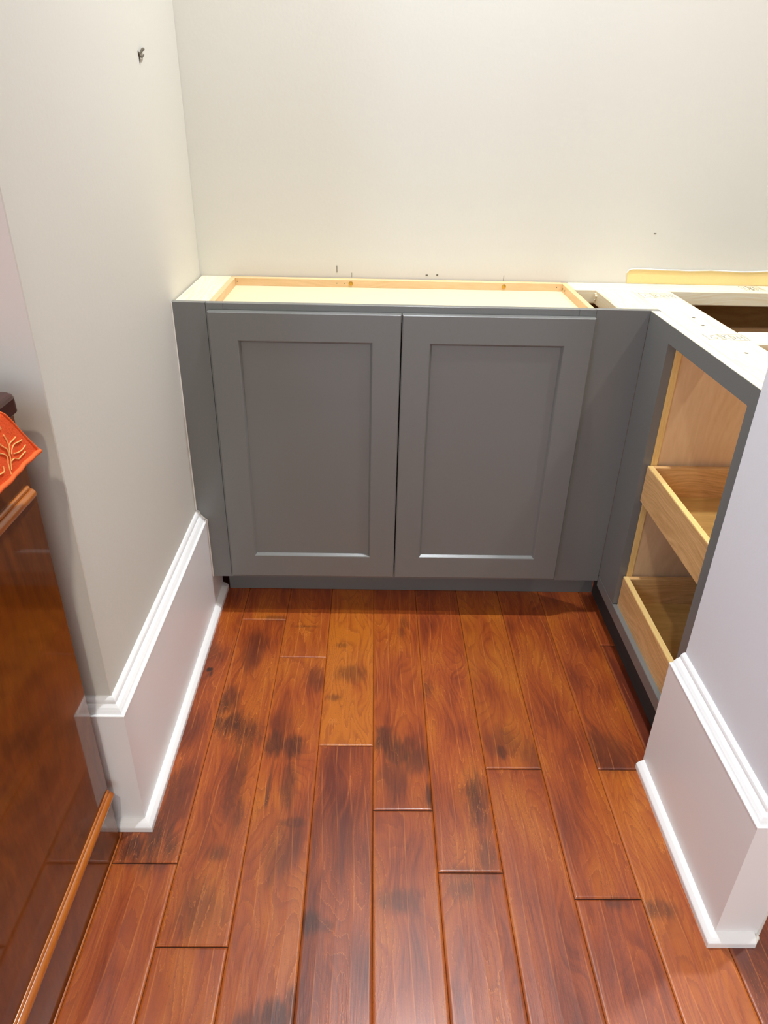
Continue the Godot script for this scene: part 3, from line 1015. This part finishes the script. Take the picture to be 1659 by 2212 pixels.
func pine_boards() -> void:
	# board along the back wall
	grain = 0
	var a := thing("pine_board", "pale pine board lying along the back wall under the yellow bare strip", "board")
	var st := start()
	box(st, Vector3(0.9935, TOP - 0.038, WALL_Z + 0.003), Vector3(2.3, TOP, -0.231), 0.003)
	part("board", st, M.pine, a)
	st = start()
	grade_stamp(st, Vector3(1.485, TOP, -0.276), Vector3(1, 0, 0), Vector3(0, 0, 1), 0.052, 0.060)
	part("grade_stamp", st, M.ink, a, "faint inked grade stamp")
	# board standing out from the wall beside the drawer cabinet
	grain = 2
	var b := thing("pine_board", "long pale pine board on the drawer cabinet, running from wall towards camera", "board")
	st = start()
	box(st, Vector3(1.1405, TOP - 0.038, -0.2305), Vector3(1.2440, TOP, 0.5605), 0.003)
	part("board", st, M.pine_b, b)
	st = start()
	grade_stamp(st, Vector3(1.2005, TOP, 0.2215), Vector3(1, 0, 0.02), Vector3(0, 0, 1), 0.082, 0.044)
	part("grade_stamp", st, M.ink, b, "faint inked grade stamp")
	st = start()
	grade_stamp(st, Vector3(1.190, TOP, -0.165), Vector3(1, 0, 0.0), Vector3(0, 0, 1), 0.082, 0.050)
	part("grade_stamp", st, M.ink, b, "faint inked grade stamp")
	for q in [[1.190, 0.127], [1.1917, 0.335], [1.196, 0.06]]:
		st = start()
		lathe(st, Vector3(q[0], TOP + 0.0001, q[1]), Vector3.UP, [Vector2(0.0042, 0.0), Vector2(0.004, 0.0002), Vector2(0.0, 0.0002)], 10)
		part("nail_hole", st, M.tear, b)
	# short board filling the corner
	var c := thing("pine_board", "short pale pine board beside the small dark gap behind the corner panel", "board")
	st = start()
	box(st, Vector3(1.0505, TOP - 0.038, -0.2305), Vector3(1.1398, TOP, -0.0195), 0.003)
	part("board", st, M.pine, c)
	st = start()
	for q in [[1.0505, 0.862, -0.213, 0.0045], [1.0505, 0.866, -0.219, 0.003], [1.0505, 0.852, -0.216, 0.003]]:
		lathe(st, Vector3(q[0], q[1], q[2]), Vector3(-1, 0, 0), [Vector2(q[3], 0.0), Vector2(q[3] * 0.7, 0.004), Vector2(0.0, 0.005)], 7)
	part("splinter", st, M.pine, c)
	# cross board farther right
	grain = 0
	var d := thing("pine_board", "pine cross board at the right photo edge, in front of the dark opening", "board")
	st = start()
	box(st, Vector3(1.2445, TOP - 0.038, 0.174), Vector3(2.3, TOP, 0.264), 0.003)
	part("board", st, M.pine, d)
	# the corner carcass below the boards
	var e := thing("corner_cabinet", "open plywood corner carcass, dark inside, between pine boards", "cabinet")
	st = start()
	grain = 0
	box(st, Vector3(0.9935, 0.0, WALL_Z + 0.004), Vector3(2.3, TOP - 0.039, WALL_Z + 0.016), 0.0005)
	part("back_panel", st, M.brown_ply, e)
	st = start()
	box(st, Vector3(1.25, 0.735, WALL_Z + 0.016), Vector3(2.3, 0.767, WALL_Z + 0.034), 0.001)
	part("cleat", st, M.maple, e)
	st = start()
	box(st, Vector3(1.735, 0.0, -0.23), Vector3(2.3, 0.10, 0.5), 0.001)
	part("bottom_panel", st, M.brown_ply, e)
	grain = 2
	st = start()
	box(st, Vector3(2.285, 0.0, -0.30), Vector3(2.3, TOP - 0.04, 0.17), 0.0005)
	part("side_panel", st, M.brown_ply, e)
	grain = 0
	st = start()
	box(st, Vector3(1.735, 0.0, 0.262), Vector3(2.3, TOP - 0.09, 0.276), 0.0005)
	part("front_panel", st, M.ply_wall, e)


# ------------------------------------------------------------------ dresser and runner

func dresser() -> void:
	var o := thing("dresser", "glossy cherry wood dresser with rounded mouldings at the left edge of the photo", "dresser")
	var xf := -0.0185
	var z0 := 0.7555
	var z1 := 2.02
	var xb := -0.52
	grain = 1
	var st := start()
	box(st, Vector3(xb, 0.0, z0), Vector3(xf - 0.004, 0.905, z1), 0.002)
	part("body", st, M.cherry, o)
	st = start()
	box(st, Vector3(xf - 0.0045, 0.1405, z0), Vector3(xf, 0.772, z1), 0.0015)
	part("front_panel", st, M.cherry, o)
	st = start()
	box(st, Vector3(xf - 0.0045, 0.0, z0 - 0.001), Vector3(xf - 0.0005, 0.1185, z1), 0.001)
	part("plinth", st, M.cherry, o)
	# lower moulding: a half round with a thin fillet above
	grain = 2
	st = start()
	tube(st, [Vector3(xf - 0.001, 0.1265, z0 + 0.001), Vector3(xf - 0.001, 0.1265, z0 + 0.4), Vector3(xf - 0.001, 0.1265, z1)], 0.0105, 14)
	tube(st, [Vector3(xf - 0.001, 0.1390, z0 + 0.003), Vector3(xf - 0.001, 0.1390, z1)], 0.0042, 10)
	part("moulding", st, M.cherry_bar, o, "rounded lower moulding")
	# upper moulding under the drawer
	st = start()
	tube(st, [Vector3(xf - 0.002, 0.7760, z0 + 0.010), Vector3(xf - 0.002, 0.7760, z1)], 0.0080, 14)
	tube(st, [Vector3(xf - 0.003, 0.7870, z0 + 0.014), Vector3(xf - 0.003, 0.7870, z1)], 0.0034, 10)
	part("moulding", st, M.cherry_bar, o, "beaded upper moulding")
	# the top, with a softly rounded corner and edge
	var ta := 0.0
	var zc := 0.7755
	st = start()
	var loops := [[0.006, 0.9050], [0.0, 0.9105], [0.0, 0.9290], [0.0018, 0.9325], [0.0055, 0.9345]]
	var ring := func(inset: float) -> Array:
		var pts := []
		var r := 0.016
		for k in 7:
			var t := PI * 0.5 * k / 6.0
			pts.append(Vector2(ta - r + (r - inset) * cos(t), zc + r - (r - inset) * sin(t)))
		pts.append(Vector2(xb - 0.01 + inset, zc + inset))
		pts.append(Vector2(xb - 0.01 + inset, z1 + 0.02 - inset))
		pts.append(Vector2(ta - inset, z1 + 0.02 - inset))
		return pts
	for k in loops.size() - 1:
		var A: Array = ring.call(loops[k][0])
		var B: Array = ring.call(loops[k + 1][0])
		for e in A.size():
			var f := (e + 1) % A.size()
			var d: Vector2 = (A[f] - A[e]).normalized()
			var out2 := Vector2(-d.y, d.x)
			if out2.dot((A[e] + A[f]) * 0.5 - Vector2(-0.25, 1.4)) < 0.0:
				out2 = -out2
			var nn := Vector2(loops[k + 1][1] - loops[k][1], loops[k + 1][0] - loops[k][0]).normalized()
			face(st, [Vector3(A[e].x, loops[k][1], A[e].y), Vector3(A[f].x, loops[k][1], A[f].y), Vector3(B[f].x, loops[k + 1][1], B[f].y), Vector3(B[e].x, loops[k + 1][1], B[e].y)], Vector3(out2.x * nn.x, nn.y, out2.y * nn.x))
	for k in [0, loops.size() - 1]:
		var P := PackedVector2Array(ring.call(loops[k][0]))
		var tri := Geometry2D.triangulate_polygon(P)
		for i in range(0, tri.size(), 3):
			var q := []
			for m in 3:
				q.append(Vector3(P[tri[i + m]].x, loops[k][1], P[tri[i + m]].y))
			face(st, q, Vector3.DOWN if k == 0 else Vector3.UP)
	part("top", st, M.cherry_top, o, "dark brown dresser top")


# the runner: (s, z) -> a point; s = 0 at the fold over the dresser's edge, negative on the top, positive hanging down
func runner_point(s: float, z: float) -> Vector3:
	var w := 0.0012 * sin(z * 58.0 + 1.0) + 0.0008 * sin(z * 190.0 + s * 60.0)
	if s < -0.012:
		return Vector3(0.006 + s, 0.9368 + 0.0006 * sin(z * 60.0 + s * 30.0), z)
	if s < 0.012:
		var t := (s + 0.012) / 0.024 * PI * 0.5
		return Vector3(-0.006 + 0.014 * sin(t), 0.9228 + 0.014 * cos(t), z)
	var down := s - 0.012
	return Vector3(0.008 + down * 0.07 + w * minf(down / 0.03, 1.0), 0.9228 - down, z)


func runner_edge(s: float) -> float:
	return 0.846 if s < 0.0 else 0.846 - 0.066 * pow(clampf(s / 0.086, 0.0, 1.2), 0.85)


func table_runner() -> void:
	var o := thing("table_runner", "orange embroidered table runner hanging over the front edge of the dresser", "table runner")
	var ss := []
	for k in 11:
		ss.append(lerpf(-0.50, -0.012, k / 10.0))
	for k in range(1, 7):
		ss.append(lerpf(-0.012, 0.012, k / 6.0))
	for k in range(1, 11):
		ss.append(lerpf(0.012, 0.084, k / 10.0))
	var nz := 60
	var grid := []
	for s in ss:
		var row := []
		for j in nz + 1:
			row.append(runner_point(s, lerpf(runner_edge(s), 1.30, float(j) / nz)))
		grid.append(row)
	var nrm := []
	for i in grid.size():
		var row2 := []
		for j in nz + 1:
			var a: Vector3 = grid[maxi(i - 1, 0)][j]
			var b: Vector3 = grid[mini(i + 1, grid.size() - 1)][j]
			var c: Vector3 = grid[i][maxi(j - 1, 0)]
			var d: Vector3 = grid[i][mini(j + 1, nz)]
			row2.append((d - c).cross(b - a).normalized())
		nrm.append(row2)
	var st := start()
	grain = 2
	for i in grid.size() - 1:
		for j in nz:
			var n: Vector3 = nrm[i][j]
			var ids := [[i, j], [i + 1, j], [i + 1, j + 1], [i, j + 1]]
			var q := []
			var qn := []
			var q2 := []
			var qn2 := []
			for e in ids:
				q.append(grid[e[0]][e[1]])
				qn.append(nrm[e[0]][e[1]])
				q2.append(grid[e[0]][e[1]] - nrm[e[0]][e[1]] * 0.0014)
				qn2.append(-nrm[e[0]][e[1]])
			face(st, q, n, qn)
			face(st, q2, -n, qn2)
	part("cloth", st, M.cloth, o)
	# folded hem along the hanging edge and the side
	st = start()
	var hem := []
	for j in nz + 1:
		hem.append(grid[grid.size() - 1][j])
	tube(st, hem, 0.0036, 8)
	part("hem", st, M.hem, o, "lighter folded hem")
	st = start()
	var side := []
	for i in grid.size():
		side.append(grid[i][0])
	tube(st, side, 0.0014, 6)
	part("side_seam", st, M.hem, o)
	# branch embroidery: curves given as (z, y) on the hanging part
	var sprig := [[[0.8664, 0.8560], [0.8647, 0.8691], [0.8616, 0.8767], [0.8652, 0.8829], [0.8788, 0.8909]], [[0.8572, 0.8777], [0.8518, 0.8866], [0.8514, 0.8962], [0.8545, 0.9049]], [[0.8487, 0.8882], [0.8433, 0.8896], [0.8330, 0.8892], [0.8271, 0.8906]],
		[[0.8512, 0.8773], [0.8458, 0.8817], [0.8339, 0.8833], [0.8221, 0.8822], [0.8150, 0.8818]], [[0.8446, 0.8750], [0.8309, 0.8704], [0.8206, 0.8700], [0.8104, 0.8721]], [[0.8563, 0.8690], [0.8487, 0.8700], [0.8362, 0.8635], [0.8282, 0.8629], [0.8155, 0.8650]],
		[[0.8712, 0.9054], [0.8671, 0.8964], [0.8582, 0.8876]], [[0.8604, 0.9240], [0.8574, 0.9190], [0.8557, 0.9131]], [[0.8796, 0.8739], [0.8815, 0.8673], [0.8910, 0.8674]], [[0.8582, 0.8876], [0.8560, 0.8780], [0.8580, 0.8680], [0.8616, 0.8600]]]
	for rep in 4:
		for cv in sprig:
			st = start()
			var curve := Curve3D.new()
			for e in cv:
				var z: float = e[0] + 0.105 * rep
				curve.add_point(runner_point(0.012 + 0.9228 - e[1], z) + Vector3(0.0008, 0, 0))
			for k in curve.point_count:
				var a: Vector3 = curve.get_point_position(maxi(k - 1, 0))
				var b: Vector3 = curve.get_point_position(mini(k + 1, curve.point_count - 1))
				curve.set_point_in(k, (a - b) * 0.16)
				curve.set_point_out(k, (b - a) * 0.16)
			var pts := []
			for k in 13:
				pts.append(curve.sample_baked(curve.get_baked_length() * k / 12.0, true))
			tube(st, pts, 0.0009, 6)
			part("embroidery", st, M.thread, o, "pale orange embroidered branch" if rep == 0 else "")
